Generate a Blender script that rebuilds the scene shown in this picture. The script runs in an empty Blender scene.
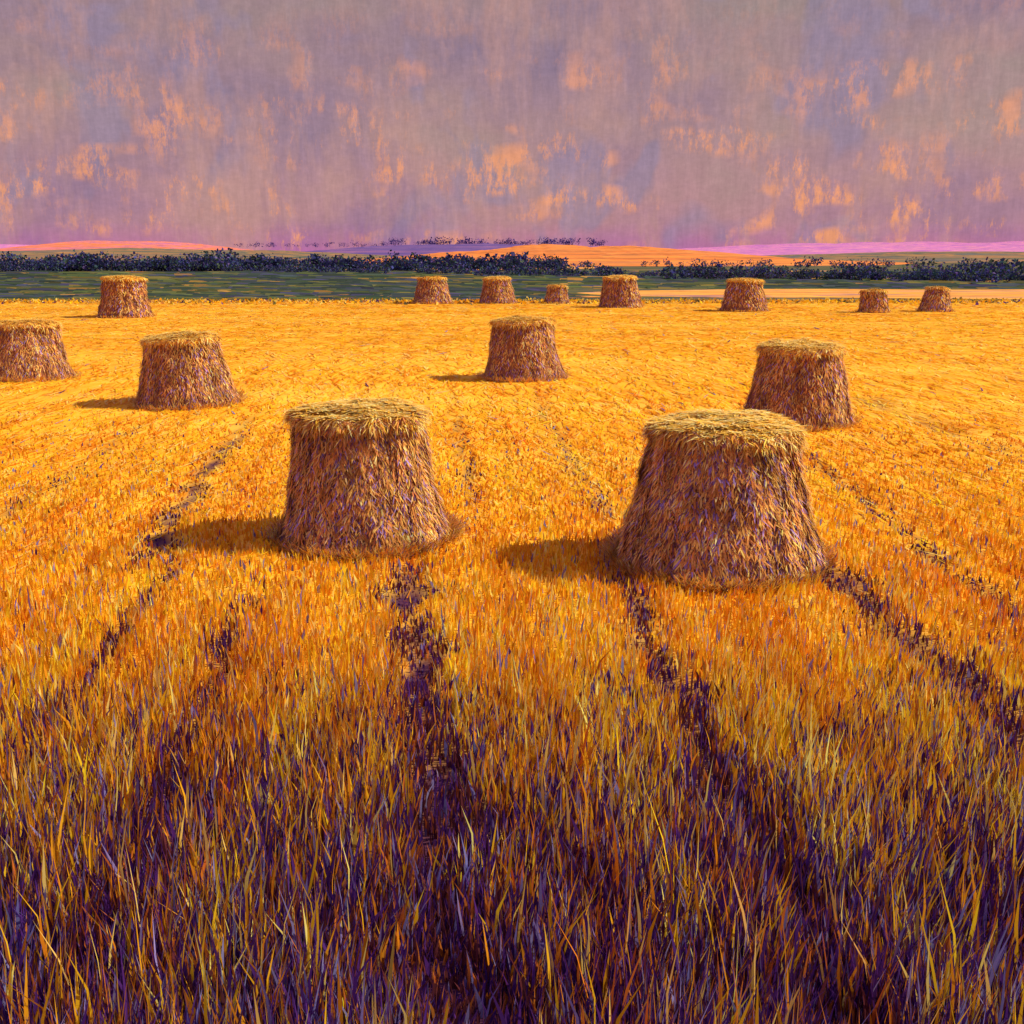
import bpy, math, numpy as np
from mathutils import noise as mn, Vector
R = np.random.default_rng(7)
scene = bpy.context.scene
COL = scene.collection
scene.view_settings.view_transform = 'Standard'
scene.view_settings.look = 'None'
scene.view_settings.exposure = 0

# ------------------------------------------------------------------ helpers
def nd(nt, t, **kw):
    n = nt.nodes.new(t)
    for k, v in kw.items():
        setattr(n, k, v)
    return n

def ramp(nt, fac, stops, interp='LINEAR'):
    n = nd(nt, 'ShaderNodeValToRGB')
    cr = n.color_ramp
    cr.interpolation = interp
    while len(cr.elements) > 1:
        cr.elements.remove(cr.elements[-1])
    cr.elements[0].position = stops[0][0]
    c = stops[0][1]; cr.elements[0].color = (*c, 1) if hasattr(c, '__len__') else (c, c, c, 1)
    for p, c in stops[1:]:
        e = cr.elements.new(p)
        e.color = (*c, 1) if hasattr(c, '__len__') else (c, c, c, 1)
    nt.links.new(fac, n.inputs[0])
    return n.outputs[0]

def mixc(nt, fac, a, b, mode='MIX'):
    n = nd(nt, 'ShaderNodeMix', data_type='RGBA', blend_type=mode)
    for i, v in ((0, fac), (6, a), (7, b)):
        if isinstance(v, bpy.types.NodeSocket):
            nt.links.new(v, n.inputs[i])
        elif i == 0:
            n.inputs[0].default_value = v
        else:
            n.inputs[i].default_value = (*v, 1)
    return n.outputs[2]

def mapped_noise(nt, vec, scale=(1, 1, 1), rot=(0, 0, 0), ns=1.0, detail=4, rough=.55, loc=(0, 0, 0), dist=0.0):
    m = nd(nt, 'ShaderNodeMapping')
    m.inputs['Scale'].default_value = scale
    m.inputs['Rotation'].default_value = rot
    m.inputs['Location'].default_value = loc
    nt.links.new(vec, m.inputs['Vector'])
    n = nd(nt, 'ShaderNodeTexNoise')
    n.inputs['Scale'].default_value = ns
    n.inputs['Detail'].default_value = detail
    n.inputs['Roughness'].default_value = rough
    n.inputs['Distortion'].default_value = dist
    nt.links.new(m.outputs[0], n.inputs['Vector'])
    return n.outputs['Fac']

def new_mat(name):
    m = bpy.data.materials.new(name)
    m.use_nodes = True
    nt = m.node_tree
    b = nt.nodes['Principled BSDF']
    b.inputs['Roughness'].default_value = .9
    b.inputs['Specular IOR Level'].default_value = .1
    return m, nt, b

def straw_material(name, transl=.25):
    m, nt, b = new_mat(name)
    a = nd(nt, 'ShaderNodeAttribute', attribute_name='Col')
    df = nd(nt, 'ShaderNodeBsdfDiffuse')
    nt.links.new(a.outputs['Color'], df.inputs['Color'])
    t = nd(nt, 'ShaderNodeBsdfTranslucent')
    nt.links.new(a.outputs['Color'], t.inputs['Color'])
    mx = nd(nt, 'ShaderNodeMixShader')
    mx.inputs[0].default_value = transl
    nt.links.new(df.outputs[0], mx.inputs[1]); nt.links.new(t.outputs[0], mx.inputs[2])
    nt.links.new(mx.outputs[0], nt.nodes['Material Output'].inputs['Surface'])
    nt.nodes.remove(b)
    return m

def strips(P, D, L, W, S, C, bend):
    n = len(P)
    V = np.empty((n, 5, 3))
    L = L[:, None]; W = W[:, None]
    V[:, 0] = P - S * W * .5
    V[:, 1] = P + S * W * .5
    mid = P + D * L * .6 + bend * L * .25
    V[:, 2] = mid - S * W * .45
    V[:, 3] = mid + S * W * .45
    V[:, 4] = P + D * L + bend * L
    Cc = np.repeat(C[:, None, :], 5, 1)
    return V.reshape(-1, 3), Cc.reshape(-1, 3)

def norm(a):
    return a / np.maximum(np.linalg.norm(a, axis=1, keepdims=True), 1e-9)

def blades_mesh(name, parts, extra=None, mat=None):
    V = np.concatenate([p[0] for p in parts]); C = np.concatenate([p[1] for p in parts])
    n = len(V) // 5
    base = (np.arange(n) * 5)[:, None]
    loops = (base + np.array([[0, 1, 3, 2, 2, 3, 4]])).ravel()
    starts = ((np.arange(n) * 7)[:, None] + np.array([[0, 4]])).ravel()
    if extra is not None:
        ev, eq, ec = extra
        off = len(V)
        V = np.concatenate([V, ev]); C = np.concatenate([C, ec])
        l0 = len(loops)
        loops = np.concatenate([loops, (eq + off).ravel()])
        starts = np.concatenate([starts, l0 + np.arange(len(eq)) * 4])
    me = bpy.data.meshes.new(name)
    me.vertices.add(len(V)); me.vertices.foreach_set('co', V.astype(np.float32).ravel())
    me.loops.add(len(loops)); me.loops.foreach_set('vertex_index', loops.astype(np.int32))
    me.polygons.add(len(starts)); me.polygons.foreach_set('loop_start', starts.astype(np.int32))
    at = me.color_attributes.new('Col', 'FLOAT_COLOR', 'POINT')
    at.data.foreach_set('color', np.concatenate([C, np.ones((len(C), 1))], 1).astype(np.float32).ravel())
    me.update(calc_edges=True)
    me.validate()
    ob = bpy.data.objects.new(name, me)
    COL.objects.link(ob)
    if mat: me.materials.append(mat)
    return ob

def grid_mesh(name, xs, ys, Z, mat, attr=None, smooth=True):
    nx, ny = len(xs), len(ys)
    X, Y = np.meshgrid(xs, ys)
    V = np.stack([X, Y, Z], -1).reshape(-1, 3)
    i = np.arange(nx - 1)[None, :] + (np.arange(ny - 1) * nx)[:, None]
    Q = np.stack([i, i + 1, i + nx + 1, i + nx], -1).reshape(-1, 4)
    me = bpy.data.meshes.new(name)
    me.vertices.add(len(V)); me.vertices.foreach_set('co', V.astype(np.float32).ravel())
    me.loops.add(Q.size); me.loops.foreach_set('vertex_index', Q.astype(np.int32).ravel())
    me.polygons.add(len(Q)); me.polygons.foreach_set('loop_start', (np.arange(len(Q)) * 4).astype(np.int32))
    if attr is not None:
        a = me.attributes.new('dark_ground', 'FLOAT', 'POINT')
        a.data.foreach_set('value', attr.astype(np.float32).ravel())
    me.update(calc_edges=True)
    if smooth: me.polygons.foreach_set('use_smooth', np.ones(len(Q), bool))
    ob = bpy.data.objects.new(name, me); COL.objects.link(ob)
    me.materials.append(mat)
    return ob

def palette(n, cols, w, jit=.15):
    cols = np.array(cols); w = np.array(w, float); w /= w.sum()
    idx = R.choice(len(cols), n, p=w)
    return np.clip(cols[idx] * (1 + R.normal(0, jit, (n, 1))) * (1 + R.normal(0, .05, (n, 3))), .004, .97)

# ------------------------------------------------------------------ tracks in the field
#        x0     y0    slope  ymin  ymax  halfw strength
TR = [(-.36, 5.6, -.130, 1.0, 13.4, .21, 1.05),
      (1.53, 5.2, -.046, 1.0, 12.6, .14, .9),
      (3.72, 11.2, -.05, 1.0, 13.4, .20, .85),
      (-2.46, 7.9, -.115, 5.0, 11.8, .11, .65),
      (-3.86, 10.6, -.10, 7.0, 13.5, .11, .6),
      (-4.66, 14.3, -.13, 12.0, 25, .17, .95),
      (1.32, 16.1, -.07, 14.0, 28.0, .14, .65),
      (5.25, 15.5, .03, 10.0, 21.0, .13, .6),
      (-.9, 20.0, -.09, 16.0, 27.0, .12, .55),
      (9.2, 20.0, -.05, 15.0, 30.0, .15, .6),
      (-7.6, 19.0, -.12, 12.0, 24.0, .12, .45)]
def track_mask(x, y):
    m = np.zeros_like(x)
    for x0, y0, s, a, b, hw, st in TR:
        c = x0 + s * (y - y0) + .06 * np.sin(y * 2.3 + x0 * 5) + .04 * np.sin(y * 6.1 + x0)
        w = hw * (1 + .3 * np.sin(y * 3.7 + x0 * 9) + .2 * np.sin(y * 7.3 + x0))
        br = .75 + .35 * np.sin(y * 1.7 + x0 * 4) * np.sin(y * 4.3 + x0)
        g = np.exp(-((x - c) / w) ** 2) * br
        f = np.clip((y - a) / 1.5, 0, 1) * np.clip((b - y) / 1.5, 0, 1)
        m = np.maximum(m, g * f * st)
    return np.clip(m, 0, 1)

def row_tone(x, y):
    s = x + .085 * y
    return (.45 * np.sin(s * 5.2 + .7 * np.sin(y * .33)) + .35 * np.sin(s * 11.7 + 1.3 * np.sin(y * .5 + s)) + .35 * np.sin(s * 2.1 + 2) * np.sin(y * .31 + s * .4)) \
        + .25 * np.sin(y * .8 + 2 * np.sin(x * .35))

def ground_z(x, y):
    m = track_mask(x, y)
    near = np.clip((60 - y) / 30, 0, 1)
    return (-.035 * m + near * (.015 * np.sin(x * 8.2 + y * .65) + .02 * np.sin(x * 1.7 + 1.3 * np.sin(y * .6))))

# ------------------------------------------------------------------ ground
m_g, nt, b = new_mat('golden_stubble_ground')
geo = nd(nt, 'ShaderNodeNewGeometry')
pos = geo.outputs['Position']
n1 = mapped_noise(nt, pos, (2.4, .3, 1), (0, 0, .085), 1.2, 6, .65)
n2 = mapped_noise(nt, pos, (.10, .35, 1), (0, 0, .1), 1.0, 5, .6)
n3 = mapped_noise(nt, pos, (6, 6, 6), (0, 0, 0), 3.0, 4, .7)
c1 = ramp(nt, n1, [(.28, (.66, .23, .02)), (.42, (.86, .39, .018)), (.55, (.95, .51, .02)), (.7, (.97, .63, .06))])
c2 = ramp(nt, n2, [(.3, (.80, .31, .02)), (.5, (.95, .49, .02)), (.62, (.97, .63, .07))])
c = mixc(nt, .55, c1, c2)
c = mixc(nt, ramp(nt, n3, [(.5, 0.), (.72, .35)]), c, (.95, .60, .18))
at = nd(nt, 'ShaderNodeAttribute', attribute_name='dark_ground')
dark_groundc = ramp(nt, n3, [(.3, (.045, .012, .055)), (.55, (.09, .028, .06)), (.75, (.17, .06, .06))])
c = mixc(nt, at.outputs['Fac'], c, dark_groundc)
nt.links.new(c, b.inputs['Base Color'])
bp = nd(nt, 'ShaderNodeBump'); bp.inputs['Strength'].default_value = .4; bp.inputs['Distance'].default_value = .05
nt.links.new(n1, bp.inputs['Height']); nt.links.new(bp.outputs[0], b.inputs['Normal'])

xs = np.concatenate([-np.geomspace(9000, 9, 60), np.arange(-8.9, 8.95, .06), np.geomspace(9, 9000, 60)])
ys = np.concatenate([[-400, -100, -30, -10, -3, 0], np.arange(1, 18, .07), np.geomspace(18, 12000, 110)])
X, Y = np.meshgrid(xs, ys)
dark_ground = track_mask(X, Y)
near = np.clip((9.8 - Y) / 3.5, 0, 1)  # ground colour darkens towards the viewer
dark_ground = np.maximum(dark_ground, near)
grid_mesh('ground', xs, ys, ground_z(X, Y), m_g, dark_ground)

# ------------------------------------------------------------------ pasture / distant fields
def field_mat(name, stops, sc=(.02, .12, 1), ns=1.0, rough=.6):
    m, nt, b = new_mat(name)
    g = nd(nt, 'ShaderNodeNewGeometry')
    f = mapped_noise(nt, g.outputs['Position'], sc, (0, 0, .03), ns, 5, rough, dist=.6)
    f2 = mapped_noise(nt, g.outputs['Position'], (sc[0] * 6, sc[1] * 3, 1), (0, 0, -.02), ns, 5, .75, loc=(7, 3, 0))
    c = ramp(nt, f, stops)
    c = mixc(nt, 1.0, c, ramp(nt, f2, [(.3, (.6, .6, .75)), (.5, (1., 1., 1.)), (.68, (1.6, 1.35, 1.0))]), 'MULTIPLY')
    nt.links.new(c, b.inputs['Base Color'])
    return m
m_past = field_mat('pasture_grass', [(.32, (.055, .08, .08)), (.40, (.045, .07, .05)), (.47, (.08, .10, .045)), (.53, (.14, .13, .04)), (.57, (.07, .09, .07)), (.64, (.26, .16, .05)), (.7, (.07, .09, .05))], (.03, .09, 1))
m_tan = field_mat('distant_stubble', [(.3, (.28, .12, .10)), (.42, (.78, .33, .05)), (.55, (.85, .44, .08)), (.62, (.34, .16, .2)), (.72, (.8, .4, .06))], (.05, .25, 1))
def sheet(name, x0, x1, y0, y1, z, mat, wob=1.5, taper=False):
    xs = np.linspace(x0, x1, 260)
    rows = 10
    V = []
    for j in range(rows):
        t = j / (rows - 1)
        for x in xs:
            w0 = wob * (mn.noise(Vector((x * .06, y0, 0))) * 2 + mn.noise(Vector((x * .4, y0, 5))))
            w1 = wob * 1.5 * (mn.noise(Vector((x * .05, y1, 9))) * 2)
            a, c2_ = y0 + w0, y1 + w1
            if taper:
                k = min(1, (x - x0) / (x1 - x0) * 5, (x1 - x) / (x1 - x0) * 5) ** .6 if x0 < x < x1 else 0.02
                mid = (a + c2_) / 2; a = mid + (a - mid) * k; c2_ = mid + (c2_ - mid) * k
            V.append((x, a * (1 - t) + c2_ * t, z))
    n = len(xs)
    F = [(j * n + i, j * n + i + 1, (j + 1) * n + i + 1, (j + 1) * n + i) for j in range(rows - 1) for i in range(n - 1)]
    me = bpy.data.meshes.new(name); me.from_pydata(V, [], F); me.materials.append(mat)
    ob = bpy.data.objects.new(name, me); COL.objects.link(ob)
sheet('pasture', -900, 900, 88, 700, .03, m_past, 1.2)
sheet('distant_stubble_field', 6, 82, 93, 117, .045, m_tan, 1.6, True)
sheet('distant_stubble_field', -22, 8, 93, 101, .055, m_tan, 1.6, True)
sheet('distant_stubble_field', 14, 90, 160, 250, .045, m_tan, 4, True)
sheet('distant_stubble_field', -75, 30, 265, 420, .045, m_tan, 5, True)

def hill(name, xc, xw, y0, y1, h, mat, flat=2.0, rough=.06, y2=None, seed=0.):
    y2 = y2 or y1 * 1.6
    xs = np.linspace(xc - xw * 1.3, xc + xw * 1.3, 260)
    ys = np.concatenate([np.linspace(y0, y1, 24), np.linspace(y1, y2, 10)[1:]])
    X, Y = np.meshgrid(xs, ys)
    t = np.where(Y < y1, (Y - y0) / (y1 - y0), 1 - (Y - y1) / (y2 - y1))
    px = np.exp(-np.abs((X - xc) / xw) ** (2 * flat) * 2.2)
    nz = np.array([mn.noise(Vector((x / xw * 4 + seed, seed, 0))) + .5 * mn.noise(Vector((x / xw * 13 + seed, seed, 3))) + .3 * mn.noise(Vector((x / xw * 40 + seed, seed, 3))) for x in xs])
    Z = h * px * (1 + rough * 3 * nz[None, :]) * (3 * t ** 2 - 2 * t ** 3) - .4 * (1 - px) - .05
    return grid_mesh(name, xs, ys, Z, mat)
U = lambda u, D: (u - 512) * D / 1128
m_or = field_mat('hill_orange_stubble', [(.3, (.26, .15, .07)), (.42, (.70, .21, .04)), (.55, (.78, .29, .06)), (.66, (.58, .20, .08)), (.75, (.3, .2, .1))], (.008, .016, 1))
m_ol = field_mat('hill_olive', [(.3, (.07, .10, .12)), (.42, (.13, .15, .08)), (.5, (.38, .20, .08)), (.56, (.15, .15, .1)), (.72, (.1, .13, .18))], (.010, .02, 1))
m_bl = field_mat('hill_blue', [(.3, (.09, .06, .24)), (.5, (.14, .09, .30)), (.7, (.34, .15, .26))], (.003, .01, 1))  # aerial haze painted in as a blue-purple base colour
m_ro = field_mat('hill_red', [(.3, (.70, .17, .06)), (.45, (.78, .24, .05)), (.58, (.45, .15, .35)), (.7, (.75, .3, .1))], (.006, .01, 1))
m_mg = field_mat('hill_magenta_haze', [(.3, (.42, .15, .52)), (.43, (.56, .19, .52)), (.5, (.66, .30, .40)), (.56, (.52, .16, .52)), (.7, (.38, .14, .50))], (.006, .012, 1))  # magenta of the distant haze put into the ridge colour
hill('orange_hill', U(575, 700), 135, 330, 700, 9.2, m_or, 1.2)
hill('green_hill', U(150, 900), 260, 420, 900, 7.6, m_ol, 1.4, seed=3)
hill('green_hill', U(960, 800), 190, 420, 800, 5.6, m_ol, 1.2, seed=5)
hill('blue_hill', U(480, 1800), 360, 1200, 1800, 19.5, m_bl, 1.6, .04, seed=2)
hill('orange_hill', U(130, 2200), 260, 1500, 2200, 29, m_ro, 1.3, .06, seed=8)
hill('hazy_magenta_hill', U(950, 3000), 1050, 2000, 3000, 35, m_mg, 1.6, .08, seed=11)
hill('hazy_magenta_hill', U(-60, 3200), 520, 2200, 3200, 32, m_mg, 1.8, .08, seed=14)

# ------------------------------------------------------------------ tree lines
m_leaf = straw_material('foliage', .15)
def tree_line(name, specs, leafs, cols, w):
    PV = []
    ev = []; eq = []; ec = []
    for (x, y, h, r, zb) in specs:
        o = len(ev)
        for k, (zz, rr) in enumerate(((0, .035 * h), (.4 * h, .022 * h), (.75 * h, .006 * h))):
            for a in range(6):
                th = a * math.pi / 3
                ev.append((x + rr * math.cos(th) + .03 * h * k * math.sin(x), y + rr * math.sin(th), zb + zz)); ec.append((.05, .035, .05))
        for k in range(2):
            for a in range(6):
                a2 = (a + 1) % 6
                eq.append((o + k * 6 + a, o + k * 6 + a2, o + (k + 1) * 6 + a2, o + (k + 1) * 6 + a))
        nl = R.integers(4, 8)
        cen = np.stack([R.normal(0, r * .5, nl), R.normal(0, r * .5, nl), R.uniform(.2, .78, nl) * h], 1)
        lr = R.uniform(.3, .6, nl) * r
        k = R.integers(0, nl, leafs)
        d = norm(R.normal(0, 1, (leafs, 3)))
        p = cen[k] + d * (lr[k] * R.uniform(.5, 1.1, leafs))[:, None] * np.array([1, 1, .75])
        p[:, 2] = np.clip(p[:, 2], .05 * h, None)
        p += np.array([x, y, zb])
        dd = norm(R.normal(0, 1, (leafs, 3))); ss = norm(np.cross(dd, R.normal(0, 1, (leafs, 3))))
        Lf = R.uniform(.07, .16, leafs) * r * 1.2
        cc = palette(leafs, cols, w, .18) * (R.uniform(.7, 1.3, nl)[k])[:, None]
        PV.append(strips(p, dd, Lf, Lf * .9, ss, cc, R.normal(0, .2, (leafs, 3))))
    return blades_mesh(name, PV, (np.array(ev), np.array(eq), np.array(ec)), m_leaf)
DK = [(.06, .065, .24), (.05, .10, .12), (.09, .13, .08), (.13, .09, .25), (.05, .06, .18)]  # leaf colours blued, distance haze mixed into the foliage
def line(n, x0, y0, x1, y1, h0, h1, rs=.55, jy=3, gap=.0, zb=0.):
    out = []
    for i in range(n):
        t = (i + R.uniform(-.5, .5)) / n
        if gap and mn.noise(Vector((t * 14, y0, 0))) < gap - .5: continue
        h = R.uniform(h0, h1) * (1 + .35 * mn.noise(Vector((t * 20, y0, 2))))
        out.append((x0 + (x1 - x0) * t, y0 + (y1 - y0) * t + R.normal(0, jy), h, h * rs * R.uniform(.8, 1.4), zb))
    return out
tree_line('tree_line', line(230, -150, 238, 12, 262, 1.7, 3.9, .85, 4, .0), 240, DK, [3, 3, 2, 1.5, 3])
tree_line('hedgerow', line(150, -60, 240, 95, 128, .7, 1.8, 1.1, 3, .2), 190, DK, [3, 3, 3, 1.5, 3])
tree_line('tree_line', line(150, 24, 170, 150, 124, .9, 2.5, .95, 4, .0), 220, DK, [3, 3, 4, 1.5, 3])
tree_line('tree_line', line(60, -35, 330, 170, 320, 1.5, 3.0, 1.0, 8, .42), 110, DK, [4, 2, 2, 2, 2])
BL = [(.06, .05, .26), (.09, .05, .30), (.05, .04, .18), (.16, .08, .28)]  # far ridge trees, haze blue carried in the leaf colour
tree_line('tree_line', line(70, U(385, 1780), 1780, U(605, 1780), 1780, 6, 14, .8, 5, .38, 17), 80, BL, [3, 2, 3, 1])
tree_line('tree_line', line(30, U(230, 1780), 1780, U(385, 1780), 1780, 4, 9, .9, 5, .42, 15), 60, BL, [3, 2, 3, 1])

# ------------------------------------------------------------------ haystacks
m_straw = straw_material('straw', .12)
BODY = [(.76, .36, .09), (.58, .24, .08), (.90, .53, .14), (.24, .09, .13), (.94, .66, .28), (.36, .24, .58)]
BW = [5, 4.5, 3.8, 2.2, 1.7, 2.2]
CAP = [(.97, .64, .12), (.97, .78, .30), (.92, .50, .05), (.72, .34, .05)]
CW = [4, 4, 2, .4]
STACKS = []
def haystack(x, y, rb, rt, h, nside, seed):
    STACKS.append((x, y, rb))
    nseg, nh = 72, 20
    lx, ly = R.normal(0, .02, 2)
    def prof(t):
        return rb + (rt - rb) * (t ** .85) - .03 * math.sin(math.pi * t)
    def wobble(th, z):
        return 1 + .08 * mn.noise(Vector((math.cos(th) * 1.5, math.sin(th) * 1.5, z * .9 + seed * 7.1))) \
                 + .07 * mn.noise(Vector((math.cos(th) * 5, math.sin(th) * 5, z * 2.2 + seed * 3.7))) \
                 + .035 * mn.noise(Vector((math.cos(th) * 12, math.sin(th) * 12, z * 5 + seed * 1.7)))
    def topz(th, rad):
        return .07 * mn.noise(Vector((rad * math.cos(th) * 2.2, rad * math.sin(th) * 2.2, seed * 5.))) \
             + .05 * mn.noise(Vector((rad * math.cos(th) * 6, rad * math.sin(th) * 6, seed * 2.)))
    def rimr(th):
        return 1 + .07 * mn.noise(Vector((math.cos(th) * 4, math.sin(th) * 4, seed * 9.))) + .05 * mn.noise(Vector((math.cos(th) * 11, math.sin(th) * 11, seed * 9.)))
    ev, eq, ec = [], [], []
    rings = []
    for k in range(nh):
        t = k / (nh - 1); rings.append((prof(t), h * .9 * t, 0))
    rings += [(rt * 1.06, h * .905, 1), (rt * 1.09, h * .935, 1), (rt * 1.0, h * .965, 1), (rt * .7, h * .985, 1), (rt * .35, h * 1.0, 1), (.02, h * 1.01, 1)]
    for (rr, zz, cap) in rings:
        for a in range(nseg):
            th = a / nseg * 2 * math.pi
            w = wobble(th, zz) if not cap else wobble(th, h * .9) * (1 + (rimr(th) - 1) * min(1, rr / rt))
            ev.append((rr * w * math.cos(th), rr * w * math.sin(th), zz + (topz(th, rr) if cap else 0) - .03))
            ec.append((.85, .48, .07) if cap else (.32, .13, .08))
    for k in range(len(rings) - 1):
        for a in range(nseg):
            a2 = (a + 1) % nseg
            eq.append((k * nseg + a, k * nseg + a2, (k + 1) * nseg + a2, (k + 1) * nseg + a))
    parts = []
    sc = 1.0 if nside > 5000 else (1.5 if nside > 2500 else 2.4)
    if nside > 10000: sc = .9
    n = nside
    t = R.uniform(0.02, 1.0, n); th = R.uniform(0, 2 * math.pi, n)
    wv = np.array([wobble(a, z) for a, z in zip(th, h * .9 * t)])
    rr = (rb + (rt - rb) * t ** .85 - .03 * np.sin(np.pi * t)) * wv
    er = np.stack([np.cos(th), np.sin(th), np.zeros(n)], 1)
    et = np.stack([-np.sin(th), np.cos(th), np.zeros(n)], 1)
    slope = (rb - rt) / (h * .9)
    dn = norm(er * slope + np.array([0, 0, -1.0]))
    P = er * (rr + .012)[:, None]; P[:, 2] = h * .9 * t
    out = np.where(R.uniform(0, 1, n) < .12, R.uniform(.3, .8, n), R.uniform(.0, .25, n))
    D = norm(dn + er * out[:, None] + et * R.normal(0, .5, n)[:, None])
    L = R.uniform(.05, .17, n) * (1 + .5 * (sc - 1)); L = np.minimum(L, P[:, 2] + .04)
    C = palette(n, BODY, BW, .2)
    cl = np.array([mn.noise(Vector((math.cos(a) * 4, math.sin(a) * 4, z * 2.5 + seed))) for a, z in zip(th, P[:, 2])])
    C = C * (1 + .6 * cl)[:, None]
    parts.append(strips(P, D, L, R.uniform(.010, .028, n) * sc, et, np.clip(C, .01, .95), er * R.uniform(-.1, .2, n)[:, None]))
    n = nside // 3
    th = R.uniform(0, 2 * math.pi, n); er = np.stack([np.cos(th), np.sin(th), np.zeros(n)], 1); et = np.stack([-np.sin(th), np.cos(th), np.zeros(n)], 1)
    wv = np.array([wobble(a, h * .9) * rimr(a) for a in th]); tz = np.array([topz(a, rt) for a in th])
    P = er * (rt * wv * R.uniform(.94, 1.08, n))[:, None]; P[:, 2] = h * R.uniform(.90, .955, n) + tz
    D = norm(er * R.uniform(.2, 1, n)[:, None] + et * R.normal(0, 1.0, n)[:, None] + np.array([0, 0, 1.0]) * R.uniform(-1.1, .15, n)[:, None])
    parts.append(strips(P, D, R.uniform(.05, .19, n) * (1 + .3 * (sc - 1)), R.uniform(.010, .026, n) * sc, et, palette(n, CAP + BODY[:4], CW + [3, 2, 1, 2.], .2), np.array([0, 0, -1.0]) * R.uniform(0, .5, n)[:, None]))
    n = int(nside * .4)
    th = R.uniform(0, 2 * math.pi, n); rad = rt * np.sqrt(R.uniform(0, 1, n)) * 1.03
    tz = np.array([topz(a, q) for a, q in zip(th, rad)])
    wv = np.array([wobble(a, h * .9) for a in th])
    P = np.stack([rad * wv * np.cos(th), rad * wv * np.sin(th), h * (1.0 - .045 * (rad / rt) ** 3) + tz + R.uniform(-.008, .008, n)], 1)
    a = R.uniform(0, 2 * math.pi, n)
    D = norm(np.stack([np.cos(a), np.sin(a), R.uniform(-.05, .05, n)], 1)); S = norm(np.cross(D, np.array([0, 0, 1.0])))
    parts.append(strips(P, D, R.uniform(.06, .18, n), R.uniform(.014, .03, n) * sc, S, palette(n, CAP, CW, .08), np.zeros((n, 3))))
    n = nside // 5
    th = R.uniform(0, 2 * math.pi, n); er = np.stack([np.cos(th), np.sin(th), np.zeros(n)], 1); et = np.stack([-np.sin(th), np.cos(th), np.zeros(n)], 1)
    P = er * (rb * R.uniform(.97, 1.10, n))[:, None]; P[:, 2] = R.uniform(-.03, .05, n)
    D = norm(er * R.uniform(.1, .8, n)[:, None] + et * R.normal(0, .5, n)[:, None] + np.array([0, 0, 1.0]) * R.uniform(.1, 1.2, n)[:, None])
    parts.append(strips(P, D, R.uniform(.08, .22, n), R.uniform(.01, .024, n) * sc, et, palette(n, BODY + CAP, BW + CW, .2), er * .2))
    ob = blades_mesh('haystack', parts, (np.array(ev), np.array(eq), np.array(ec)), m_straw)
    ob.location = (x, y, 0); ob.rotation_euler = (lx, ly, seed * 1.3)
    return ob
for i, s in enumerate([
    (-1.92, 13.95, 1.12, .79, 1.74, 20000), (2.48, 12.8, 1.22, .82, 1.74, 22000),
    (6.30, 24.1, 1.20, .86, 1.75, 8000), (-8.06, 27.2, 1.28, .88, 1.72, 8000),
    (-14.5, 33.0, 1.32, .92, 1.72, 6000), (.33, 33.0, 1.26, .86, 1.80, 6000),
    (-22.9, 66, 1.58, 1.15, 2.4, 2400), (-6.0, 84.5, 1.55, 1.05, 2.0, 2000), (-1.1, 84.5, 1.42, 1.0, 2.0, 2000),
    (3.4, 84.5, .98, .70, 1.4, 1400), (7.6, 78.3, 1.6, 1.12, 2.2, 2200), (15.2, 73.2, 1.6, 1.10, 2.1, 2200),
    (23.1, 71.3, .98, .76, 1.45, 1600), (27.5, 72.5, 1.12, .68, 1.6, 1600)]):
    haystack(*s, i + 1)

# ------------------------------------------------------------------ stubble
GOLD, ORNG, PALE, RUST = (.97, .54, .02), (.90, .36, .02), (.97, .70, .17), (.60, .18, .03)
DBR, PUR, BLU, OLV = (.14, .035, .045), (.10, .03, .22), (.26, .23, .50), (.42, .26, .05)
ALLC = [GOLD, ORNG, PALE, RUST, DBR, PUR, BLU, OLV]
def clear_of_stacks(x, y):
    k = np.ones(len(x), bool)
    for sx, sy, r in STACKS:
        k &= (x - sx) ** 2 + (y - sy) ** 2 > (r * .93) ** 2
    return k
def scatter(n, y0, y1, power, spread, off):
    u = R.uniform(0, 1, n)
    a = 1 - power; y = (y0 ** a + u * (y1 ** a - y0 ** a)) ** (1 / a)
    x = R.uniform(-1, 1, n) * (spread * y + off)
    return x, y
def tone(C, x, y, n, amt=.26):
    rt_ = row_tone(x, y)
    f = np.stack([1 - .25 * amt * (1 - rt_), 1 + amt * (rt_ - .2), 1 + amt * rt_], 1)
    return np.clip(C * f, .004, .97)
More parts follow.
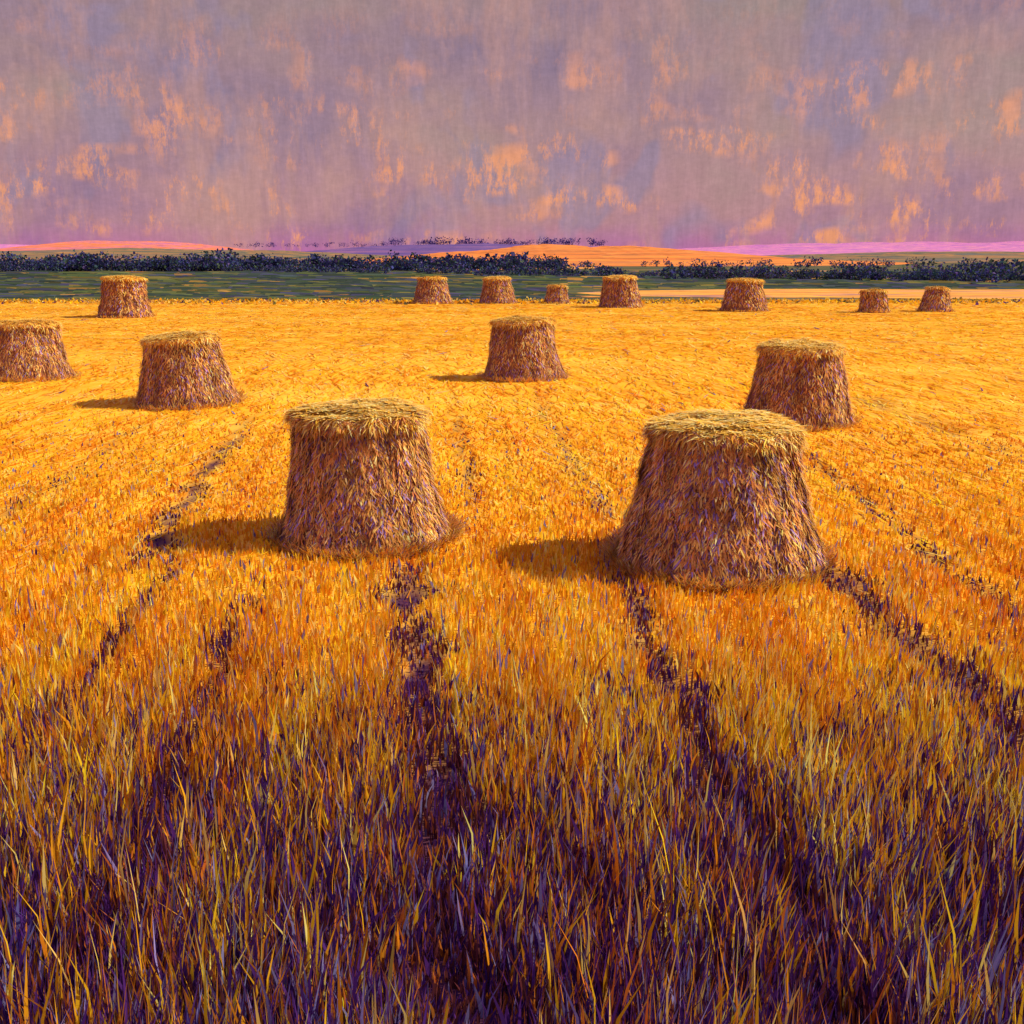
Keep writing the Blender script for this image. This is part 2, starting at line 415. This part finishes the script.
def upright(n, y0, y1, hf, wf, wts_near, wts_far, yn, yf, power=.6, lean=.25, fade=None):
    x, y = scatter(n, y0, y1, power, .54, 1.5)
    tm = track_mask(x, y)
    k = clear_of_stacks(x, y) & (R.uniform(0, 1, n) > tm * .35)
    if fade: k &= R.uniform(0, 1, n) > np.clip((y - fade[0]) / (fade[1] - fade[0]), 0, 1)
    x, y, tm = x[k], y[k], tm[k]; n = len(x)
    z = ground_z(x, y)
    P = np.stack([x, y, z - .01], 1)
    cl = np.sin(x * 3.1 + 1.7 * np.sin(y * 1.3)) * np.sin(y * 1.9 + 2 * np.sin(x * .9))
    cl2 = np.sin(x * 7.3 + 2 * np.sin(y * 2.1)) * np.sin(y * 2.9 + 2 * np.sin(x * 2.3))
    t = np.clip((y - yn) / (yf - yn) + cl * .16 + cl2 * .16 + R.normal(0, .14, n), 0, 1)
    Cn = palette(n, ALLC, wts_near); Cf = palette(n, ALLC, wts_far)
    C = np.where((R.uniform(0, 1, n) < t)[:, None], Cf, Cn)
    C = tone(C, x, y, n)
    C = np.where((R.uniform(0, 1, n) < tm * 1.8)[:, None], palette(n, [DBR, PUR, RUST, BLU], [3, 2.5, 1.1, .5]), C)
    a = R.normal(0, .9, n)
    S = norm(np.stack([np.cos(a), np.sin(a) * .8, np.zeros(n)], 1))
    D = norm(np.stack([R.normal(0, lean, n), R.normal(0, lean, n), np.ones(n)], 1))
    h = hf(y) * R.uniform(.5, 1.25, n) * (1 + .2 * cl) * (1 - .65 * tm)
    bend = np.stack([R.normal(.02, .10, n), R.normal(0, .10, n), -np.abs(R.normal(0, .05, n))], 1)
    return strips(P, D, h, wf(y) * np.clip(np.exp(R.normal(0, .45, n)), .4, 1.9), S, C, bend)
hf1 = lambda y: np.interp(y, [3, 6, 10, 16, 26], [.38, .31, .16, .10, .05])
wf1 = lambda y: np.interp(y, [3, 6, 10, 16, 26], [.013, .015, .017, .020, .03])
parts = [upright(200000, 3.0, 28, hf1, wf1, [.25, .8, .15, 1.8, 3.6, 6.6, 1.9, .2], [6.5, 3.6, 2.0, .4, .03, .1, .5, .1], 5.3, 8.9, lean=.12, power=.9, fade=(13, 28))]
parts.append(upright(7000, 3.6, 11, lambda y: np.interp(y, [3, 6, 10], [.62, .54, .32]), lambda y: y * 0 + .011,
             [4, 4.5, 3.0, 3, 1, 2.5, 2.2, 1.0], [5, 3, 4, 1, 0, 0, 1, 0], 4, 8, .6, .10))
def lying(n, y0, y1, lf, wf, wts, power=.8):
    x, y = scatter(n, y0, y1, power, .56, 3)
    tm = track_mask(x, y)
    k = clear_of_stacks(x, y) & (R.uniform(0, 1, n) > tm * .9) & (R.uniform(0, 1, n) < np.clip((y - 9) / 8, .15, 1))
    x, y = x[k], y[k]; n = len(x)
    P = np.stack([x, y, ground_z(x, y) + R.uniform(.01, .03, n)], 1)
    a = math.pi / 2 + .085 + R.normal(0, .28, n) + np.clip((y - 30) / 20, 0, 1) * R.normal(0, .9, n)
    D = norm(np.stack([np.cos(a), np.sin(a), R.uniform(0, .03, n)], 1)); S = norm(np.cross(D, np.array([0, 0, 1.0])))
    C = tone(palette(n, ALLC, wts, .07), x, y, n, .3)
    bnd = np.sin(y * .55 + 1.5 * np.sin(x * .13) + .6 * np.sin(x * .41)) + .5 * np.sin(y * .23 + x * .07)
    C = np.where(((bnd > .5) & (y > 26) & (R.uniform(0, 1, n) < .6))[:, None], palette(n, [PALE, (.97, .64, .06)], [1, 2], .04), C)
    return strips(P, D, lf(y) * R.uniform(.5, 1.3, n), wf(y) * R.uniform(.5, 1.3, n), S, C, np.zeros((n, 3)))
parts.append(lying(75000, 9, 88, lambda y: np.interp(y, [9, 30, 85], [.25, .7, 1.6]), lambda y: np.interp(y, [9, 30, 85], [.018, .04, .13]), [7, 3.6, 2.2, .15, 0, .02, .05, .0]))
m_stub = straw_material('stubble', .3)
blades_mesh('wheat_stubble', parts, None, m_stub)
n = 12000
x = R.uniform(-75, 75, n); y = 87 + R.normal(0, 1.9, n)
P = np.stack([x, y, np.zeros(n)], 1); a = R.uniform(0, 6.28, n)
blades_mesh('field_edge_grass', [strips(P, norm(np.stack([R.normal(0, .7, n), R.normal(0, .5, n), np.ones(n)], 1)), R.uniform(.06, .28, n), R.uniform(.08, .3, n),
    np.stack([np.cos(a), np.sin(a), a * 0], 1), palette(n, [GOLD, PALE, OLV, (.14, .15, .07), PUR], [4, 2, 1.5, .7, .5]), np.zeros((n, 3)))], None, m_stub)
# meadow grass in broken swathes over the pasture
n = 9000
y = 91 + 140 * R.uniform(0, 1, n) ** 1.4; x = R.uniform(-.62, .62, n) * y
k = ~((x > 4) & (y < 119)); x, y = x[k], y[k]; n = len(x)
sw = np.sin(y * .32 + 2 * np.sin(x * .06)) + .7 * np.sin(x * .11 + y * .05) + .5 * np.sin(x * .37 + y * .6)
P = np.stack([x, y, np.zeros(n) + .06], 1)
Ca = palette(n, [(.06, .08, .09), (.07, .07, .14), (.045, .07, .055)], [2, .8, 3], .2)
Cb = palette(n, [(.11, .13, .05), (.19, .16, .05), (.42, .23, .06), (.07, .10, .05)], [3, 1.6, .7, 3], .2)
C = np.where((sw + R.normal(0, .5, n) > .1)[:, None], Cb, Ca)
D = norm(np.stack([np.ones(n), R.normal(0, .25, n), np.zeros(n)], 1)); S = norm(np.stack([-D[:, 1], D[:, 0], R.uniform(.0, .25, n)], 1))
blades_mesh('meadow_grass', [strips(P, D, R.uniform(1, 4, n) * y / 110, R.uniform(.5, 1.7, n) * y / 110, S, C, np.zeros((n, 3)))], None, m_leaf)

# ------------------------------------------------------------------ world
SUN_EL, SUN_AZ = 42, 87      # azimuth clockwise from +Y
w = bpy.data.worlds.new('World'); scene.world = w; w.use_nodes = True
nt = w.node_tree
bg = nt.nodes['Background']; bg.inputs['Strength'].default_value = 1.0
sky = nd(nt, 'ShaderNodeTexSky', sky_type='NISHITA'); sky.sun_disc = False
sky.sun_elevation = math.radians(SUN_EL); sky.sun_rotation = math.radians(SUN_AZ)
sk = mixc(nt, 1.0, sky.outputs[0], (.08, .08, .08), 'MULTIPLY')
tc = nd(nt, 'ShaderNodeTexCoord'); gv = tc.outputs['Generated']
sep = nd(nt, 'ShaderNodeSeparateXYZ'); nt.links.new(gv, sep.inputs[0])
big = mapped_noise(nt, gv, (3.2, 3.2, 6), ns=1.8, detail=4, loc=(1.3, 0, .4))
veil = ramp(nt, big, [(.32, (.30, .20, .28)), (.43, (.37, .23, .27)), (.53, (.42, .26, .26)), (.66, (.40, .275, .25))])
zc = ramp(nt, sep.outputs['Z'], [(0., (1.35, .60, 1.5)), (.008, (1.25, .72, 1.25)), (.028, (1.15, .91, 1.04)), (.1, (1.03, .97, .98)), (.21, (.84, .89, .95)), (.35, (.85, .95, 1.5)), (1., (.8, 1.0, 2.8))])
cl = mixc(nt, 1.0, veil, zc, 'MULTIPLY')
d1 = mapped_noise(nt, gv, (1, 1, .8), ns=11, detail=3, rough=.6, loc=(9, 1, 0), dist=.3)
cl = mixc(nt, ramp(nt, d1, [(.55, 0.), (.61, .5)]), cl, (.27, .22, .36))
d2 = mapped_noise(nt, gv, (1, 1, .4), ns=15, detail=5, rough=.7, loc=(2, 6, 0), dist=.3)
cl = mixc(nt, ramp(nt, d2, [(.49, 0.), (.63, .55)]), cl, (.55, .29, .25))
wis = mapped_noise(nt, gv, (1, 1, .36), ns=42, detail=8, rough=.8, loc=(.5, 0, 0))
msk = mapped_noise(nt, gv, (4.0, 4.0, 8), ns=3.4, detail=2, loc=(3.1, 2, 0))
mul = nd(nt, 'ShaderNodeMath', operation='MULTIPLY')
nt.links.new(ramp(nt, wis, [(.485, 0.), (.575, .9)]), mul.inputs[0])
nt.links.new(ramp(nt, msk, [(.465, 0.), (.60, 1.)]), mul.inputs[1])
mul2 = nd(nt, 'ShaderNodeMath', operation='MULTIPLY')
nt.links.new(mul.outputs[0], mul2.inputs[0])
nt.links.new(ramp(nt, sep.outputs['Z'], [(0., .2), (.012, 1.), (.06, 1.), (.14, .6), (.2, .05)]), mul2.inputs[1])
cl = mixc(nt, mul2.outputs[0], cl, (.92, .35, .16))
fine = mapped_noise(nt, gv, (1, 1, .16), ns=150, detail=4, rough=.75)
cl = mixc(nt, 1.0, cl, ramp(nt, fine, [(.3, .90), (.5, 1.), (.7, 1.12)]), 'MULTIPLY')
fine2 = mapped_noise(nt, gv, (.5, .5, 1.0), ns=300, detail=3, rough=.7, loc=(4, 4, 4))
cl = mixc(nt, 1.0, cl, ramp(nt, fine2, [(.3, .94), (.5, 1.), (.7, 1.07)]), 'MULTIPLY')
fin = mixc(nt, .94, sk, cl)
nt.links.new(fin, bg.inputs['Color'])

# ------------------------------------------------------------------ sun
L = bpy.data.lights.new('sun', 'SUN'); L.energy = 5.0; L.angle = math.radians(1.0); L.color = (1, .88, .60)
so = bpy.data.objects.new('sun', L); COL.objects.link(so)
az, el = math.radians(SUN_AZ), math.radians(SUN_EL)
d = Vector((math.sin(az) * math.cos(el), math.cos(az) * math.cos(el), math.sin(el)))
so.rotation_euler = d.to_track_quat('Z', 'Y').to_euler()

# ------------------------------------------------------------------ camera
cam = bpy.data.cameras.new('camera'); co = bpy.data.objects.new('camera', cam); COL.objects.link(co)
cam.sensor_width = 36; cam.lens = 36 * 1098 / 1024; cam.clip_end = 30000
co.location = (0, 0, 3.6); co.rotation_euler = (math.radians(90 - 13.2), 0, 0)
scene.camera = co
